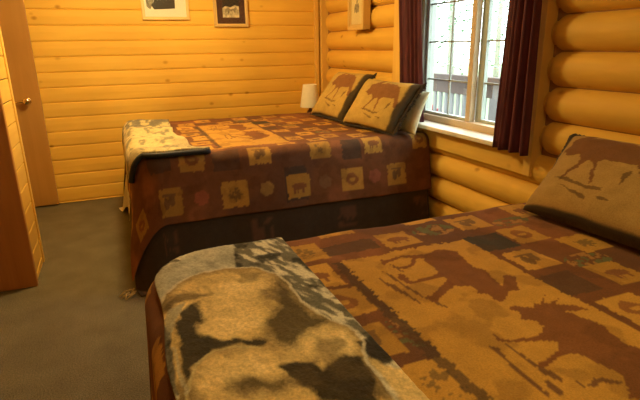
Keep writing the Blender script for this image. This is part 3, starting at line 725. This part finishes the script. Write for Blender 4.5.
def art_small(r, w, h):
    mk('print', bx(-w/2, w/2, -.0098, -.0085, -h/2, h/2), M_snow, r)
    mk('print', flat([(-w/2, .0), (-w/3, .02), (0, .01), (w/4, .03), (w/2, .02), (w/2, h/2), (-w/2, h/2)], -.0105), M_ink, r, label='dark treeline')
    mk('print', flat([(-.06, -.03), (-.05, -.005), (-.02, .0), (.0, -.01), (.03, -.002), (.05, .015), (.06, .0), (.045, -.02), (.045, -.045), (.035, -.045), (.03, -.02), (-.01, -.022), (-.015, -.045), (-.03, -.045), (-.035, -.025), (-.05, -.045)], -.0106), M_inkg, r, label='small standing animal')
picture('picture_frame', .335, .34, .022, .028, M_gold, M_matd, .065, (1.140, YB-.002, 1.755), (0, 0, 0), art_small, M_pineframe,
        label='smaller gold framed picture with dark mat on the back wall', cat='picture')
def art_deer(r, w, h):
    m = M_inkg
    mk('print', flat([(-.045, -.02), (-.03, .0), (-.01, .0), (.0, .03), (-.005, .055), (.01, .06), (.02, .03), (.012, .0), (.03, .005), (.045, -.02), (.04, -.07), (.02, -.06), (.0, -.075), (-.02, -.06), (-.045, -.07)], -.0098), m, r, label='faint sketched animal')
    mk('print', flat([(.015, .055), (.04, .075), (.045, .068), (.02, .048)], -.0098), m, r)
picture('picture_frame', .31, .42, .034, .070, M_gold, plain('mat_board_tan', (.74, .62, .30), .9, 0, .04), .03, (2.072, 4.135, 1.735), (0, 0, -PI/2), art_deer,
        label='narrow gold framed picture hanging on the log wall left of the window', cat='picture')

# ---------------------------------------------------------------- curtains
def curtain(name, path_top, path_bot, z0, z1, folds, amp, seed, **k):
    n = folds*14; m = 26; bm = bmesh.new(); rows = []
    for j in range(m+1):
        f = j/m; z = z1+(z0-z1)*f; row = []
        for i in range(n+1):
            s = i/n; a = Vector(path_top[0]).lerp(Vector(path_top[1]), s); b = Vector(path_bot[0]).lerp(Vector(path_bot[1]), s)
            p = a.lerp(b, f**1.2); ph = 2*PI*folds*s+.6*math.sin(f*3+seed+s*4)
            off = amp*(math.sin(ph)+.35*math.sin(2.3*ph+seed))*(.8+.3*f)
            row.append(bm.verts.new((p.x+off, p.y+.3*amp*math.cos(ph*1.0), z+.002*math.sin(ph)*f)))
        rows.append(row)
    for a, b in zip(rows, rows[1:]):
        for i in range(n): bm.faces.new((a[i], a[i+1], b[i+1], b[i]))
    o = mk(name, bm, M_velvet, smooth=True, **k)
    s = o.modifiers.new('t', 'SOLIDIFY'); s.thickness = .004
    return o
curtain('curtain', ((2.025, 3.49), (2.025, 3.17)), ((2.04, 3.39), (2.04, 3.07)), .86, 2.16, 5, .014, 1,
        label='burgundy velvet curtain left of the window behind the far bed pillows', cat='curtain', group='burgundy window curtains')
curtain('curtain', ((1.985, 2.225), (1.985, 2.03)), ((1.985, 2.265), (1.985, 2.0)), .825, 2.16, 3, .016, 2.2,
        label='burgundy velvet curtain right of the window between window and bare logs', cat='curtain', group='burgundy window curtains')
rod = empty('curtain_rod', (2.005, 2.78, 2.175), label='dark rod carrying both burgundy curtains above the window', cat='rod')
mk('pole', tube([(0, -.85, 0), (0, .85, 0)], .011, 12), M_bedwood, rod, smooth=True)
for s in (-1, 1):
    mk('finial', lathe([(.011, 0), (.02, .01), (.024, .025), (.016, .042), (.004, .05)], 14, Matrix.Translation((0, s*.85, 0)) @ Matrix.Rotation(-s*PI/2, 4, 'X')), M_bedwood, rod, smooth=True)
    mk('bracket', bx(-.006, .085, s*.80-.01, s*.80+.01, -.03, -.008), M_bedwood, rod)

# ---------------------------------------------------------------- outdoors
mk('floor_porch', bx(2.45, 3.85, -1, 9, -.22, -.10), M_deck, kind='structure', label='porch deck boards outside the window')
mk('ground', bx(3.86, 40, -20, 40, -.9, -.5), M_ground, kind='structure', label='pale sunlit ground beyond the porch')
rl = empty('porch_railing', (3.74, 4.2, -.10), label='weathered porch railing with pale balusters outside the window', cat='railing')
RL = lambda x0, x1, y0, y1, z0, z1: bx(x0-3.74, x1-3.74, y0-4.2, y1-4.2, z0+.1, z1+.1)
mk('top_rail', RL(3.66, 3.80, .5, 8.5, .985, 1.05), M_rail, rl)
mk('upper_rail', RL(3.71, 3.75, .5, 8.5, .835, .985), M_rail, rl)
mk('lower_rail', RL(3.71, 3.75, .5, 8.5, .0, .09), M_rail, rl)
for y in (.6, 2.5, 4.25, 6.35, 8.4): mk('post', RL(3.69, 3.77, y-.045, y+.045, -.10, .985), M_balu, rl)
y = 2.62
while y < 6.3:
    if abs(y-4.25) > .07: mk('baluster', RL(3.715, 3.745, y-.020, y+.020, .09, .835), M_balu, rl)
    y += .115

def lawn_chair(loc, rz, label):
    r = empty('lawn_chair', loc, rz, label=label, cat='chair', group='red lawn chairs beyond the railing')
    tl = Matrix.Rotation(math.radians(-18), 4, 'Y')
    for i in range(5): mk('back_slat', bx(-.012, .012, -.25+i*.10, -.16+i*.10, .0, .72-.05*abs(i-2), M=Matrix.Translation((.22, 0, .36)) @ Matrix.Rotation(math.radians(18), 4, 'Y')), M_redch, r)
    mk('seat', bx(-.30, .24, -.25, .25, .36, .39), M_redch, r)
    for s in (-1, 1):
        mk('armrest', bx(-.34, .30, s*.31-.06, s*.31+.06, .60, .625), M_redch, r)
        mk('leg', bx(-.31, -.25, s*.28-.02, s*.28+.02, 0, .60), M_redch, r)
        mk('leg', bx(.20, .27, s*.28-.02, s*.28+.02, 0, .60), M_redch, r)
    return r
lawn_chair((4.75, 6.35, -.5), PI+.2, 'red slatted lawn chair beyond the railing seen through the left sash')
lawn_chair((4.75, 5.35, -.5), PI-.2, 'red slatted lawn chair beyond the railing seen through the right sash')

def tree(x, y, h, rad, seed, mat, label):
    r = empty('tree', (x, y, -.5), label=label, cat='tree', group='trees beyond the porch'); rr = random.Random(seed)
    mk('trunk', tube([(0, 0, 0), (rr.uniform(-.1, .1), rr.uniform(-.1, .1), h*.5), (0, 0, h*.9)], [.13, .09, .03], 8), M_bark, r, smooth=True)
    bm = bmesh.new()
    for i in range(1500):
        f = rr.random()**.8; z = h*.18+f*h*.82; R = rad*(1-f)**.7*math.sqrt(rr.random())+.05; a = rr.random()*2*PI
        c = Vector((R*math.cos(a), R*math.sin(a), z-R*.25)); s = rr.uniform(.10, .24)
        d1 = Vector((math.cos(a), math.sin(a), rr.uniform(-.6, .2))).normalized(); d2 = Vector((-math.sin(a), math.cos(a), rr.uniform(-.3, .3)))
        vs = [bm.verts.new(c-d1*s*.3), bm.verts.new(c+d2*s*.35), bm.verts.new(c+d1*s), bm.verts.new(c-d2*s*.35)]
        bm.faces.new(vs)
    mk('foliage', bm, mat, r)
for i, (x, y, h, rad, mi, lab) in enumerate(((11, 15, 6.5, 1.7, 0, 'pale green conifer straight beyond the left sash'), (8.5, 7.8, 5.2, 1.3, 1, 'nearest pale green conifer beyond the right sash'),
        (16, 18.5, 7.5, 1.9, 1, 'tall hazy conifer behind the mullion of the window'), (12, 21, 7, 2.0, 0, 'hazy conifer at the far left of the window view'), (14, 9, 7, 1.8, 0, 'hazy conifer behind the right curtain'))):
    tree(x, y, h, rad, i+1, M_leafs[mi], lab)

# ---------------------------------------------------------------- light, sky, camera
w = bpy.data.worlds.new('sky'); bpy.context.scene.world = w; w.use_nodes = True; nt = w.node_tree; bg = nt.nodes['Background']
tc = nt.nodes.new('ShaderNodeTexCoord'); sep = nt.nodes.new('ShaderNodeSeparateXYZ'); nt.links.new(tc.outputs['Generated'], sep.inputs[0])
rp = nt.nodes.new('ShaderNodeValToRGB'); rp.color_ramp.elements[0].position = .45; rp.color_ramp.elements[0].color = (.75, .85, .82, 1)
rp.color_ramp.elements[1].position = .62; rp.color_ramp.elements[1].color = (.90, .97, 1, 1)
mm = nt.nodes.new('ShaderNodeMath'); mm.operation = 'MULTIPLY_ADD'; mm.inputs[1].default_value = .5; mm.inputs[2].default_value = .5
nt.links.new(sep.outputs[2], mm.inputs[0]); nt.links.new(mm.outputs[0], rp.inputs[0]); nt.links.new(rp.outputs[0], bg.inputs[0])
bg.inputs[1].default_value = SKY

def area(name, loc, rot, size, power, col, spread=None):
    l = bpy.data.lights.new(name, 'AREA'); l.shape = 'DISK'; l.size = size; l.energy = power; l.color = col
    if spread: l.spread = spread
    o = bpy.data.objects.new(name, l); C.objects.link(o); o.location = loc; o.rotation_euler = rot; return o
def bulb(name, loc, power, col, r=.1):
    l = bpy.data.lights.new(name, 'POINT'); l.energy = power; l.color = col; l.shadow_soft_size = r
    o = bpy.data.objects.new(name, l); C.objects.link(o); o.location = loc; return o
for a in LIGHTS: bulb(*a)
for a in FILLS: area(*a)

cam = bpy.data.cameras.new('camera'); cam.sensor_fit = 'HORIZONTAL'; cam.sensor_width = 36; cam.lens = 36*500/640; cam.clip_start = .02
co = bpy.data.objects.new('camera', cam); C.objects.link(co); bpy.context.scene.camera = co
yaw, pitch, roll = .3799, .2996, -.0151
f = Vector((math.sin(yaw)*math.cos(pitch), math.cos(yaw)*math.cos(pitch), -math.sin(pitch))); r0 = Vector((math.cos(yaw), -math.sin(yaw), 0)); u0 = r0.cross(f)
r = r0*math.cos(roll)+u0*math.sin(roll); u = -r0*math.sin(roll)+u0*math.cos(roll)
m = Matrix((r, u, -f)).transposed().to_4x4(); m.translation = Vector((0, 0, 1.4)); co.matrix_world = m
vs = bpy.context.scene.view_settings; vs.view_transform = 'Standard'; vs.look = 'None'; vs.exposure = EXPO; vs.gamma = 1
